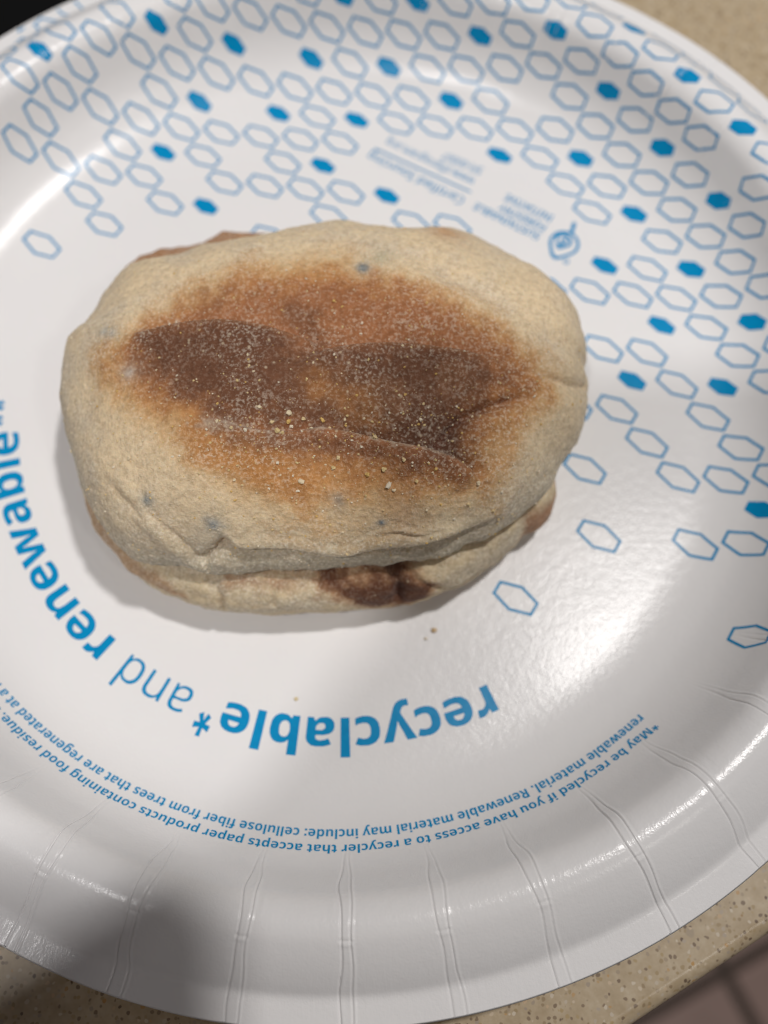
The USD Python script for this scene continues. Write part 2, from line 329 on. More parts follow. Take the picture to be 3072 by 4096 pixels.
from PIL import Image, ImageDraw, ImageFont
FD = glob.glob('/opt/blender-*/*/datafiles/fonts/')[0]
def font(kind, weight, px=160):
    try:
        f = ImageFont.truetype(FD + 'NotoSansKhmer-VariableFont_wdth,wght.woff2', px); f.set_variation_by_axes([weight, 100])
    except Exception:
        f = ImageFont.truetype(FD + 'Inter.woff2', px); f.set_variation_by_axes([14, weight])
    return f
def text_shape(text, weight, px=160):
    """outline of a line of text, baseline at y = 0, capital height about 1"""
    f = font(None, weight, px)
    x0, y0, x1, y1 = f.getbbox(text, anchor='ls')
    im = Image.new('L', (x1 - x0 + 8, y1 - y0 + 8))
    ImageDraw.Draw(im).text((4 - x0, 4 - y0), text, 255, f, anchor='ls')
    on = np.pad(np.asarray(im) > 127, ((0, 0), (1, 1))).astype(np.int8)
    rows, st = np.nonzero(np.diff(on, axis=1) == 1); en_ = np.nonzero(np.diff(on, axis=1) == -1)[1]
    g = union_all(box(st, -rows - 1, en_, -rows)).buffer(.8).buffer(-.8).simplify(.8)
    s = 1 / (0.714 * px)
    g = affinity.affine_transform(g, [s, 0, 0, s, (x0 - 4) * s, (4 - y0) * s])
    return g
def fit_width(g, w):
    a, b, c, d = g.bounds
    return affinity.affine_transform(g, [w / (c - a), 0, 0, 1, -a * w / (c - a), 0])
def arc_text(name, text, weight, s0, cap, t0, t1, size=.0009):
    g = affinity.scale(text_shape(text, weight), cap, cap, origin=(0, 0))
    w = math.radians(abs(t1 - t0)) * s0
    g = fit_width(g, w)
    v, f = ink_poly(g)
    v3, f = trimesh.remesh.subdivide_to_size(np.c_[v, 0 * v[:, 0]], f, size, max_iter=12)
    th = math.radians(t0) - v3[:, 0] / s0; s = s0 + v3[:, 1]
    return obj(name, ink_mesh(np.c_[s * np.cos(th), s * np.sin(th)], f, size), 'blue_ink', plate, smooth=True)
arc_text('lettering', 'recyclable', 760, .06295, .0063, -65.3, -107.5)
arc_text('lettering', '*', 760, .0635, .0063, -108.5, -111.0)
arc_text('lettering', 'and', 360, .06325, .0060, -112.8, -124.9)
arc_text('lettering', 'renewable', 760, .0630, .0063, -128.6, -172.6)
arc_text('lettering', '**', 760, .0635, .0063, -173.6, -179.0)
arc_text('fine_print', '*May be recycled if you have access to a recycler that accepts paper products containing food residue. See', 700, .0848, .00175, -50.4, -134.6, .0006)
arc_text('fine_print', 'renewable material. Renewable material may include: cellulose fiber from trees that are regenerated at a faster', 700, .0818, .00175, -50.6, -139.2, .0006)
def line_text(name, text, weight, p0, p1, cap):
    p0, p1 = np.array(p0) / 1000, np.array(p1) / 1000
    d = p1 - p0; w = np.linalg.norm(d); d /= w; nrm = np.array([-d[1], d[0]])
    g = fit_width(affinity.scale(text_shape(text, weight), cap, cap, origin=(0, 0)), w)
    v, f = ink_poly(g)
    return obj(name, ink_mesh(p0 + v[:, :1] * d + v[:, 1:] * nrm, f), 'blue_ink', plate, smooth=True)
line_text('fine_print', 'Certified Sourcing', 480, (26.0, 47.9), (5.6, 60.4), .0023)
line_text('fine_print', 'www.sfiprogram.org', 420, (28.4, 52.9), (9.6, 64.2), .0021)
line_text('fine_print', 'SFI-00007', 420, (30.2, 55.9), (21.9, 60.4), .0021)
line_text('fine_print', 'SUSTAINABLE', 600, (41.8, 38.4), (28.4, 46.6), .0019)
line_text('fine_print', 'FORESTRY', 600, (43.2, 40.7), (33.8, 46.4), .0019)
line_text('fine_print', 'INITIATIVE', 600, (44.9, 43.1), (35.2, 49.0), .0019)
rl = LineString([(27.08, 49.49), (6.43, 61.21)]).buffer(.22)
obj('rule', ink_mesh(*ink_poly(affinity.scale(rl, .001, .001, origin=(0, 0)))), 'blue_ink', plate, smooth=True)
def leaf_curve(k=1.0):
    t = np.linspace(0, 2 * math.pi, 60, endpoint=False)
    c, tip = np.array([46.5, 36.0]), np.array([44.0, 32.1])
    ax = (tip - c) / np.linalg.norm(tip - c); pr = np.array([-ax[1], ax[0]])
    r = 3.25 * k
    P = []
    for a in t:
        w = max(0.0, math.cos(a)) ** 5
        P.append(c + ax * (math.cos(a) * r * (1 + .42 * w)) + pr * (math.sin(a) * r))
    return Polygon(P)
lg = leaf_curve(1.0).difference(leaf_curve(.80))
lg = lg.union(LineString([(48.2, 38.6), (49.0, 41.1)]).buffer(.42))
lg = lg.union(LineString([(44.9, 36.9), (45.2, 38.1), (46.9, 38.2), (47.9, 37.0), (47.7, 35.7), (46.6, 35.2), (46.0, 36.6), (46.9, 37.0)]).buffer(.33))
lg = lg.union(LineString([(46.6, 35.2), (45.3, 34.8), (44.9, 36.0), (45.6, 35.6)]).buffer(.30))
lg = lg.union(Point(46.6, 31.4).buffer(.62).difference(Point(46.6, 31.4).buffer(.36)))
obj('leaf_logo', ink_mesh(*ink_poly(affinity.scale(lg, .001, .001, origin=(0, 0)))), 'blue_ink', plate, smooth=True)

# ------------------------------------------------------------------ english muffin
MC = np.array([-.0025, -.0070])
NT = 720
TT = np.linspace(-math.pi, math.pi, NT, endpoint=False)
def spline(pts, n):
    from scipy.interpolate import PchipInterpolator
    p = np.array(pts, float); d = np.r_[0, np.cumsum(np.hypot(np.diff(p[:, 0]) * 42, np.diff(p[:, 1])))]; d /= d[-1]
    u = np.linspace(0, 1, n)
    q = np.stack([PchipInterpolator(d, p[:, 0])(u), PchipInterpolator(d, p[:, 1])(u)], 1)
    return u, q
TOPP = [(.004, 33.5), (.3, 33.2), (.52, 32.2), (.68, 30.5), (.80, 27.9), (.90, 24.4), (.965, 20.8), (.995, 17.6), (1.0, 16.0), (.988, 14.4), (.955, 13.3), (.87, 12.8), (.70, 12.7)]
BOTP = [(.70, 13.6), (.88, 13.5), (.945, 12.7), (.98, 11.0), (1.0, 8.4), (.995, 5.6), (.968, 2.9), (.92, 1.0), (.85, .35), (.5, .25), (.004, .25)]
def body(prof, R, n, tilt=(0, 0)):
    u, q = spline(prof, n)
    r = q[:, 0][:, None] * R[None, :]
    x, y = MC[0] + r * np.cos(TT), MC[1] + r * np.sin(TT)
    z = np.broadcast_to(q[:, 1][:, None], r.shape) / 1000
    z = z + (tilt[0] * (x - MC[0]) + tilt[1] * (y - MC[1])) * smoothstep(z, .016, .030)
    return u, np.stack([x, y, z], -1)
def ringR(table):
    a = np.radians(np.arange(len(table)) * 360 / len(table) - 180)
    return np.interp(TT, np.r_[a, a[0] + 2 * math.pi], np.r_[table, table[0]]) / 1000
TOP_R = [46.28, 46.2, 46.27, 46.1, 45.83, 45.7, 45.57, 45.38, 45.24, 45.16, 45.06, 45.0, 45.04, 45.09, 45.17, 45.2, 45.13, 45.11, 45.08, 45.05, 45.03, 44.94, 44.84, 44.78, 44.31, 43.59, 42.45, 41.47, 40.68, 39.97, 39.53, 39.15, 38.69, 37.95, 37.3, 36.8, 36.18, 35.64, 35.09, 34.89, 34.66, 34.43, 34.18, 33.97, 33.98, 33.97, 33.95, 33.92, 33.89, 34.05, 34.19, 34.33, 34.43, 34.74, 35.08, 35.41, 35.72, 36.02, 36.36, 36.85, 37.3, 37.83, 38.12, 38.36, 38.61, 38.82, 39.23, 39.71, 40.17, 40.63, 41.09, 41.56, 41.95, 42.3, 42.83, 43.26, 43.65, 43.88, 44.01, 43.96, 44.35, 44.86, 45.28, 45.73, 46.09, 46.36, 46.66, 46.85, 46.95, 47.12, 47.21, 46.73, 46.87, 47.59, 47.95, 48.17, 48.04, 48.08, 48.28, 48.11, 47.84, 47.34, 46.75, 46.21, 45.76, 45.0, 44.39, 43.87, 43.32, 42.94, 42.61, 42.19, 41.8, 41.4, 40.96, 40.63, 40.32, 39.45, 38.58, 37.55, 36.52, 35.89, 35.26, 34.66, 34.02, 33.75, 33.47, 33.16, 32.94, 32.89, 32.8, 32.72, 32.62, 32.42, 32.24, 32.03, 31.85, 31.76, 31.66, 31.56, 31.44, 31.44, 31.46, 31.48, 31.48, 31.58, 31.78, 31.96, 32.13, 32.38, 32.72, 33.08, 33.42, 33.75, 34.24, 34.72, 35.23, 35.69, 36.33, 36.81, 37.5, 38.52, 39.62, 40.77, 42.38, 43.15, 43.52, 43.84, 43.89, 44.02, 44.09, 44.19, 44.27, 44.59, 44.93, 46.05, 46.7, 46.48, 46.39, 46.38]
BOT_R = [46.87, 46.81, 46.78, 46.75, 46.75, 46.68, 46.53, 46.41, 46.29, 46.22, 46.29, 46.34, 46.38, 46.52, 46.68, 46.84, 46.74, 46.66, 46.59, 46.53, 46.37, 46.23, 46.07, 45.9, 45.68, 45.45, 45.19, 44.77, 44.39, 43.99, 43.61, 43.26, 42.88, 42.51, 42.11, 41.72, 41.32, 40.91, 40.6, 40.33, 40.02, 39.73, 39.43, 39.15, 39.11, 39.06, 39.0, 38.95, 38.88, 38.84, 39.06, 39.26, 39.47, 39.67, 39.86, 40.08, 40.38, 40.68, 40.98, 41.26, 41.56, 41.78, 41.9, 42.05, 42.18, 42.31, 42.43, 42.59, 42.8, 43.0, 43.21, 43.38, 43.34, 43.54, 44.41, 45.07, 45.63, 45.63, 45.45, 44.79, 44.15, 43.48, 42.8, 42.45, 42.16, 41.87, 41.59, 41.32, 41.03, 41.02, 41.23, 41.41, 41.62, 41.83, 42.05, 42.29, 42.55, 42.75, 42.93, 43.11, 43.31, 43.52, 43.74, 43.98, 44.21, 44.48, 44.61, 44.47, 44.36, 44.22, 44.04, 43.93, 43.72, 43.56, 43.4, 43.24, 43.02, 42.56, 42.12, 41.7, 41.26, 40.8, 40.32, 39.82, 39.27, 38.67, 38.1, 37.52, 36.84, 36.79, 37.05, 37.24, 37.43, 37.6, 37.76, 37.9, 38.03, 38.14, 38.23, 38.31, 38.37, 38.41, 38.42, 38.54, 39.39, 40.17, 40.94, 41.65, 42.28, 42.9, 43.5, 43.28, 43.07, 42.84, 43.74, 44.57, 45.76, 47.02, 48.14, 48.73, 49.32, 49.66, 50.02, 49.54, 49.01, 48.48, 48.03, 47.92, 47.81, 47.67, 47.54, 47.42, 47.31, 47.24, 47.16, 47.09, 47.03, 46.97, 46.93, 46.89]
NU = 400
TILT = (0.0, 0.0)
# --- shape end
FEAT = {'lip': [[-22.4, -21.4, 32.0], [-16.8, -22.6, 32.5], [-11.1, -23.8, 32.4], [-5.4, -24.1, 32.3], [-1.8, -23.2, 32.5], [3.2, -24.0, 32.3], [9.7, -25.5, 31.7], [15.5, -25.9, 30.8], [19.5, -27.1, 29.5], [22.3, -28.6, 27.8], [23.6, -30.1, 26.1]],
    'ridge_left': [[-35.8, -6.1, 29.8], [-29.3, -5.8, 31.7], [-23.9, -4.9, 32.6], [-18.6, -4.9, 33.1], [-11.8, -5.9, 33.4], [-5.8, -7.4, 33.5], [-1.3, -9.0, 33.5], [1.7, -10.9, 33.4]],
    'ridge_right': [[-7.8, -13.7, 33.4], [-4.9, -12.3, 33.4], [-2.0, -10.8, 33.5], [3.2, -9.5, 33.4], [9.8, -8.7, 33.3], [15.7, -9.1, 32.9], [21.6, -9.7, 32.2], [26.9, -10.6, 31.1], [30.9, -11.7, 29.8]],
    'pit_crease': [[16.2, -26.0, 30.6], [18.0, -24.2, 30.9], [19.9, -21.8, 31.1], [21.5, -20.0, 31.2], [25.1, -18.4, 30.5], [30.0, -16.6, 29.2], [34.7, -14.6, 27.2]],
    'pit': [[17.0, -22.8, 31.4]],
    'notch': [[30.1, -10.7, 30.2], [33.3, -11.1, 28.7], [35.3, -12.0, 27.4], [39.4, -11.8, 24.4], [43.7, -9.0, 19.2]],
    'notch_bump': [[38.2, -8.8, 25.8]],
    'back_ridge': [[6.0, 11.2, 31.8], [9.8, 9.0, 32.3], [15.9, 4.3, 32.4], [23.6, -0.3, 31.9], [29.6, -2.5, 30.5], [32.8, -5.5, 29.0], [33.9, -8.3, 28.6]],
    'front_fold': [[-17.4, -39.7, 22.3], [-14.3, -39.5, 22.4], [-10.2, -39.3, 22.0], [-5.6, -39.4, 21.6], [-1.4, -39.8, 20.7], [1.5, -39.8, 20.3], [6.1, -39.2, 21.0], [11.9, -38.7, 20.8], [17.9, -37.3, 21.4], [24.2, -34.6, 20.7], [27.9, -32.5, 20.8]],
    'front_fold_b': [[6.1, -38.0, 23.1], [10.4, -37.5, 23.3], [13.5, -37.7, 22.3], [18.0, -36.3, 22.7]],
    'v_notch': [[-15.6, -38.5, 23.9], [-17.3, -39.5, 22.7], [-18.8, -40.4, 21.2], [-21.3, -40.9, 18.9]],
    'left_crease': [[-30.1, -32.8, 26.6], [-27.2, -36.4, 25.2], [-24.6, -38.6, 22.6], [-21.6, -40.8, 18.9]],
    'left_crease_b': [[-37.5, -26.8, 24.8], [-33.6, -31.7, 25.2], [-29.7, -35.7, 25.1], [-27.7, -37.5, 23.8]],
    'valley': [[-5.0, -10.9, 33.5], [-8.9, -4.4, 33.4], [-12.1, 0.1, 33.2]],
    'hump': [[-14.4, -13.8, 33.2], [-5.6, -16.2, 33.3]],
    'brown_a': [[-37.5, -11.3, 28.8], [-36.5, -7.3, 29.5], [-31.8, -4.9, 31.1], [-26.7, -0.3, 31.8], [-22.4, 3.1, 32.3], [-14.1, 5.6, 32.4], [-6.4, 8.0, 32.4], [-0.2, 9.1, 32.4], [5.2, 6.8, 32.7], [10.6, 4.0, 32.9], [17.4, 0.6, 32.6], [24.2, -2.5, 31.9], [29.5, -7.0, 30.5], [33.0, -11.0, 28.9], [36.1, -14.1, 26.4], [29.9, -19.4, 28.3], [25.9, -25.4, 28.0], [23.4, -30.4, 26.0], [17.8, -32.5, 26.6], [10.5, -34.2, 27.0], [3.2, -35.1, 26.8], [-5.5, -35.5, 26.7], [-11.1, -34.1, 28.2], [-18.1, -30.1, 30.4], [-24.0, -25.7, 31.1], [-30.6, -20.4, 30.3], [-35.8, -15.6, 28.9]],
    'brown_b': [[-34.3, -10.3, 30.3], [-31.7, -6.5, 31.2], [-24.3, -1.2, 32.3], [-20.6, 1.4, 32.6], [-13.9, 2.9, 32.9], [-6.2, 3.9, 33.0], [-1.7, 4.8, 33.0], [4.5, 3.8, 33.1], [12.1, 1.4, 33.0], [19.7, -2.1, 32.5], [24.9, -5.8, 31.7], [28.5, -10.5, 30.7], [31.6, -14.2, 29.0], [25.2, -19.1, 30.4], [22.1, -24.9, 29.7], [21.3, -28.9, 27.9], [13.4, -30.6, 29.3], [4.7, -29.9, 30.4], [-5.2, -27.7, 31.4], [-15.3, -24.9, 32.1], [-23.7, -20.5, 31.9], [-30.8, -15.7, 30.8]],
    'brown_c': [[-30.8, -7.5, 31.4], [-25.5, -5.4, 32.4], [-19.3, -5.1, 33.0], [-11.8, -6.3, 33.4], [-5.1, -8.4, 33.5], [0.2, -9.8, 33.5], [9.7, -8.9, 33.3], [17.9, -9.5, 32.7], [24.0, -11.4, 31.7], [26.9, -13.5, 30.8], [23.8, -16.6, 31.2], [21.0, -21.1, 31.1], [19.9, -25.5, 30.1], [13.3, -25.5, 31.2], [9.7, -24.1, 32.0], [3.3, -23.4, 32.4], [-4.6, -23.1, 32.5], [-11.1, -21.9, 32.7], [-19.9, -21.1, 32.4], [-24.5, -18.0, 32.0], [-29.4, -12.7, 31.5]],
    'brown_d': [[-9.2, 1.0, 33.2], [-5.3, 0.0, 33.3], [-1.4, -3.6, 33.5], [-2.1, -7.1, 33.5], [-6.6, -6.6, 33.5], [-9.0, -2.7, 33.4]],
    'brown_e': [[-21.5, 2.5, 32.4], [-17.6, 1.2, 32.9], [-16.5, -2.0, 33.1], [-21.1, -2.2, 32.7]],
    'brown_f': [[9.7, -20.6, 32.5], [15.5, -19.6, 32.2], [20.6, -20.9, 31.2], [19.9, -25.1, 30.2], [13.3, -25.2, 31.3]],
    'brown_g': [[-19.0, -22.9, 32.3], [-11.0, -24.5, 32.3], [-4.7, -24.7, 32.2], [-1.0, -24.1, 32.3], [4.7, -24.8, 32.1], [10.4, -26.1, 31.5], [16.3, -26.4, 30.5], [20.7, -27.9, 28.7], [21.4, -29.3, 27.7], [13.3, -29.6, 29.8], [3.3, -27.9, 31.2], [-6.7, -27.0, 31.7], [-15.3, -25.3, 32.0]],
    'orange_spots': [[5.4, -20.1, 32.9], [-1.9, -16.1, 33.3], [-1.7, 7.8, 32.6], [-5.4, -32.5, 29.2], [-21.0, -25.8, 31.6], [-10.9, -29.4, 30.9]],
    'light_spots': [[19.7, -14.0, 32.2], [9.7, -18.7, 32.8], [11.1, -34.9, 26.2]],
    'rust_spot': [[19.3, 18.1, 27.5]],
    'mold': [[4.9, 6.6, 32.7], [7.9, 8.7, 32.4], [-38.2, -3.9, 28.6], [-32.9, -12.6, 30.5], [-28.8, -33.3, 27.0], [-18.5, -37.0, 25.7], [1.3, -33.7, 28.1], [7.9, -36.4, 25.2], [-36.4, -4.9, 29.6]],
    'grains': [[-9.2, -22.5, 32.6], [-6.5, -21.0, 32.8], [-6.6, -22.4, 32.6], [-8.0, -23.4, 32.5], [-6.1, -23.2, 32.5], [7.2, -23.9, 32.2], [-4.6, -31.3, 29.9], [5.7, -30.2, 30.2], [8.2, -29.5, 30.4], [9.0, -31.6, 29.2], [1.2, -28.0, 31.3], [-11.1, -20.1, 32.9], [-1.1, -22.0, 32.7], [2.2, -20.1, 32.9], [9.3, -20.6, 32.6], [13.6, -26.2, 31.0], [22.9, -29.9, 26.6], [16.3, -28.7, 29.5], [-1.7, -26.4, 31.8], [4.7, -26.2, 31.7], [11.3, -27.8, 30.8], [9.8, -32.3, 28.6], [17.1, -33.5, 26.0], [0.4, -29.3, 30.7], [-8.1, -28.7, 31.1], [-4.3, -22.0, 32.7], [-3.3, -22.9, 32.5], [0.0, -0.6, 33.4], [-7.4, -24.3, 32.3], [-13.2, -23.8, 32.4], [-15.4, -23.5, 32.4], [-17.6, -22.6, 32.4], [12.0, -38.7, 20.7], [15.9, -37.6, 21.9], [19.4, -35.0, 23.4], [21.5, -32.8, 24.7], [-31.8, -26.7, 28.4], [-9.0, -36.1, 26.2], [2.5, -21.5, 32.7], [14.9, -21.6, 32.0], [-16.7, -29.3, 30.8], [-14.8, -31.2, 30.2], [3.3, -24.8, 32.1], [13.3, -30.9, 29.1], [27.0, -30.4, 24.0], [25.7, -32.9, 22.2]],
    'b_patch': [[-90.0, 13.5], [-78.0, 13.5], [-66.5, 13.3], [-62.5, 11.7], [-62.5, 7.4], [-67.0, 5.9], [-75.0, 6.9], [-82.0, 10.2], [-85.5, 12.8], [-88.5, 13.4]],
    'b_patch2': [[-114.5, 13.5], [-101.5, 13.5], [-90.0, 13.5], [-96.0, 13.3], [-105.5, 13.3], [-113.5, 13.2]],
    'b_edge': [[-155.0, 9.1], [-150.0, 8.8], [-142.0, 8.8], [-135.0, 7.9], [-128.5, 8.6], [-121.5, 9.8], [-127.5, 11.5], [-133.5, 11.5], [-139.5, 11.3], [-147.5, 11.5], [-154.5, 10.5]],
    'b_right': [[-35.0, 6.2], [-33.0, 11.3], [-24.0, 9.5], [-21.5, 9.8], [-25.5, 8.6], [-28.5, 6.9], [-32.5, 7.2]],
    'b_groove': [[-70.0, 13.3], [-69.5, 12.6], [-70.0, 10.7], [-70.5, 8.4]],
    'b_crease': [[-118.0, 13.4], [-115.5, 13.0], [-113.5, 11.7], [-113.0, 7.6]],
    'b_fold': [[-90.0, 13.5], [-96.0, 13.3], [-100.5, 12.9], [-101.5, 10.5]],
    'b_seam': [[-65.5, 13.2], [-62.5, 11.3], [-56.0, 6.9], [-49.0, 7.9]],
    'b_grain': [[-118.0, 12.3]]}

def dens(poly, step=.3):
    p = np.array(poly, float); out = []
    for a, b in zip(p[:-1], p[1:]):
        k = max(2, int(np.linalg.norm(b - a) / step)); t = np.linspace(0, 1, k, endpoint=False)[:, None]; out.append(a + (b - a) * t)
    out.append(p[-1:]); q = np.vstack(out)
    return gaussian_filter1d(q, 3, axis=0, mode='nearest') if len(q) > 12 else q
def line_field(key, X):
    """distance in mm to a baked crease, signed (+ = away from the camera side), and position 0..1 along it"""
    q = dens(FEAT[key]); t = np.gradient(q, axis=0)
    d, i = cKDTree(q).query(X)
    e = X - q[i]; c = t[i, 0] * e[:, 1] - t[i, 1] * e[:, 0]
    return d * np.where(c >= 0, 1, -1), i / max(1, len(q) - 1)
def poly_field(key, xy, pts=None):
    """signed distance to a closed outline, positive inside"""
    P = np.array(FEAT[key] if pts is None else pts, float)[:, :2]; C = np.vstack([P, P[:1]])
    q = dens(C, .25); d, _ = cKDTree(q).query(xy)
    import shapely
    ins = shapely.contains_xy(Polygon(q).buffer(0), xy[:, 0], xy[:, 1])
    return np.where(ins, d, -d)
def normals(X):
    a, b = np.gradient(X, axis=0), np.gradient(np.concatenate([X[:, -2:], X, X[:, :2]], 1), axis=1)[:, 2:-2]
    n = np.cross(b, a); n /= np.linalg.norm(n, axis=-1, keepdims=True) + 1e-15
    c = X - np.array([MC[0], MC[1], .010])
    return n * np.sign((n * c).sum(-1).mean())
bump = lambda d, w: np.exp(-(d / w) ** 2)
def mix(c, col, k): return c * (1 - k[:, None]) + np.array(col) * k[:, None]
PALE, PALE2, TAN, ORANGE, BROWN, DARK = (.71, .56, .36), (.65, .53, .37), (.58, .35, .145), (.50, .225, .066), (.31, .122, .050), (.122, .051, .027)

muffin = thing('english_muffin', 'whole English muffin browned on top with small blue mould spots on the paper plate', 'muffin')
# upper half
u, X = body(TOPP, ringR(TOP_R), NU, TILT)
N = normals(X); sh = X.shape[:2]
xm = X.reshape(-1, 3) * 1000; up = smoothstep(X[..., 2].ravel(), .0128, .016)
h = np.zeros(len(xm))
w_v = (meshkit.fbm(xm / 2.0 + 4.4, 3, 77) - .5) * 1.6
d, t = line_field('lip', xm)
amp = smoothstep(t, .0, .35) * (1 - smoothstep(t, .93, 1.0)) * (.35 + .65 * smoothstep(t, .3, .75))
h += amp * np.where(d > 0, -2.9 * smoothstep(d, -.2, .45) * np.exp(-np.clip(d, 0, None) / 6.0), 1.2 * bump(d + 1.2, 3.0) - .25 * bump(d, .5))
d, t = line_field('ridge_left', xm)
amp = smoothstep(t, 0, .25) * (1 - smoothstep(t, .75, 1))
h += amp * np.where(d > 0, -2.4 * smoothstep(d, -.4, 1.8) * np.exp(-np.clip(d, 0, None) / 8), .9 * bump(d + 1.0, 3.5))
d, t = line_field('ridge_right', xm)
amp = smoothstep(t, 0, .3) * (1 - smoothstep(t, .7, 1))
h += amp * np.where(d > 0, -2.2 * smoothstep(d, -.4, 1.6) * np.exp(-np.clip(d, 0, None) / 7), 1.0 * bump(d + 1.2, 3.5))
d, t = line_field('pit_crease', xm)
h += (1 - smoothstep(t, .6, 1)) * (-1.1 * bump(d, .8) - .8 * bump(d, 2.5) + .5 * bump(d + 2.2, 1.8)) * smoothstep(t, 0, .2)
dd = np.linalg.norm(xm - np.array(FEAT['pit'][0]), axis=1); h -= 1.1 * bump(dd, 6)
d, t = line_field('notch', xm)
h += smoothstep(t, 0, .4) * (-.75 * bump(d, .55) - .5 * bump(d, 1.6))
dd = np.linalg.norm(xm - np.array(FEAT['notch_bump'][0]), axis=1); h += .9 * bump(dd, 3.2)
d, t = line_field('back_ridge', xm)
h += np.sin(np.pi * np.clip(t, 0, 1)) * (.7 * bump(d, 2.0) - .5 * bump(d - 3.0, 2.0))
d, t = line_field('front_fold', xm)
amp = smoothstep(t, 0, .1) * (1 - smoothstep(t, .85, 1))
h += amp * np.where(d > 0, .75 * bump(d - .7, 1.2), -1.5 * smoothstep(-d + w_v * .5, -.15, .45) * np.exp(-np.clip(-d, 0, None) / 3.0)) * (.7 + .3 * np.sin(t * 19))
d, t = line_field('front_fold_b', xm); h += np.sin(np.pi * t) * (-.4 * bump(d, .4) + .25 * bump(d - .7, .6))
d, t = line_field('v_notch', xm); h += smoothstep(t, 0, .3) * (-1.2 * bump(d + w_v, .7) - 1.0 * bump(d, 2.4))
d, t = line_field('left_crease', xm); h += smoothstep(t, 0, .3) * (-.5 * bump(d + w_v, .6) + .8 * bump(d + 1.8, 1.6))
d, t = line_field('left_crease_b', xm); h += np.sin(np.pi * t) * (-.3 * bump(d, .8) + .3 * bump(d - 1.5, 1.2))
d, t = line_field('valley', xm); h += -1.0 * bump(d, 4.5) * (1 - .5 * t)
d, t = line_field('hump', xm); h += .9 * bump(d, 7)
h = h * up
h += (meshkit.fbm(xm / 13 + 5.1, 3, 3) - .5) * 2.6 * up
h += (meshkit.fbm(xm / np.array([9, 3.2, 3.2]) + 7.1, 3, 19) - .5) * .8 * (1 - smoothstep(xm[:, 2], 19, 29)) * smoothstep(-(xm[:, 1] - MC[1] * 1000), 6, 22)
h += (meshkit.fbm(xm / 3.6 + 1.7, 3, 11) - .5) * .45
h += (meshkit.fbm(xm / 1.0 + 9.2, 3, 23) - .5) * .15
h += (meshkit.noise(xm / .42 + 2.2, 31) - .5) * .10
# ragged torn lower edge
edge = bump(X[..., 2].ravel() * 1000 - 13.9, 1.6)
h += edge * (meshkit.fbm(np.c_[xm[:, :2] / 1.6, xm[:, 2] / 3], 3, 41) - .5) * .9
Y = (X.reshape(-1, 3) + N.reshape(-1, 3) * (h / 1000)[:, None])
# colours: pale dough, baked browning, mould
xy = xm[:, :2]
w1 = (meshkit.fbm(xm / 7, 4, 51) - .5); w2 = (meshkit.fbm(xm / 2.2, 4, 61) - .5); w3 = (meshkit.fbm(xm / .8, 3, 71) - .5)
col = np.tile(np.array(PALE), (len(xm), 1))
col = mix(col, PALE2, smoothstep(w1 * 1.6 + w2 * .6, -.15, .35))
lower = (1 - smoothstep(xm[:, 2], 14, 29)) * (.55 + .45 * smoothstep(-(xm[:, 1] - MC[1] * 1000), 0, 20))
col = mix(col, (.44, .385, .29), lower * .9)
fa = poly_field('brown_a', xy) + w1 * 8 + w2 * 5 + 1.6
fb = poly_field('brown_b', xy) + w1 * 7 + w2 * 5 + w3 * 2 + 1.6
fc = poly_field('brown_c', xy) + w1 * 7 + w2 * 6 + w3 * 2.5 + .3
col = mix(col, TAN, .75 * smoothstep(fa, -3.5, 2.5))
col = mix(col, ORANGE, .85 * smoothstep(fa, -.5, 5.5))
col = mix(col, BROWN, .9 * smoothstep(fb, -2.0, 5.0))
col = mix(col, DARK, .85 * smoothstep(fc, -3.0, 3.5))
for k_, a_ in (('brown_d', .6), ('brown_e', .45), ('brown_f', .75), ('brown_g', .55)):
    col = mix(col, DARK, a_ * smoothstep(poly_field(k_, xy) + w2 * 5 + w1 * 3, -2.0, 2.0))
for p in FEAT['orange_spots']:
    col = mix(col, (.42, .185, .055), .58 * bump(np.hypot(*(xy - p[:2]).T) + w2 * 6, 3.4) * smoothstep(fa, 0, 3))
for p in FEAT['light_spots']:
    col = mix(col, (.40, .19, .09), .35 * bump(np.hypot(*(xy - p[:2]).T) + w2 * 4, 3.2))
col = mix(col, (.48, .24, .10), .7 * bump(np.hypot(*(xy - FEAT['rust_spot'][0][:2]).T) + w2 * 3, 3.5))
# crisp tone changes where the crust folds over
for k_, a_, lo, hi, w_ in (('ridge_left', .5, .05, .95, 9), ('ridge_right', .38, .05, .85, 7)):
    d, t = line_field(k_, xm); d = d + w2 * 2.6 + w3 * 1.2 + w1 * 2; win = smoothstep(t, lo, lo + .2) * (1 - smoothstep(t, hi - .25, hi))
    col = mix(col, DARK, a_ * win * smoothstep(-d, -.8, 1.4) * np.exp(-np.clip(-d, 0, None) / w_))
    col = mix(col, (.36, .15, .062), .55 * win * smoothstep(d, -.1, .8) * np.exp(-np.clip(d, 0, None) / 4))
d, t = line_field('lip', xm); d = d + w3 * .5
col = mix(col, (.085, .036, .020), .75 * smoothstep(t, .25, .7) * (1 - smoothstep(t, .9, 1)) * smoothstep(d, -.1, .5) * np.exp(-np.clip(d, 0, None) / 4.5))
d, t = line_field('front_fold', xm)
col = mix(col, (.42, .36, .265), .5 * smoothstep(-d, -.1, .5) * np.exp(-np.clip(-d, 0, None) / 5) * smoothstep(t, 0, .1) * (1 - smoothstep(t, .9, 1)))
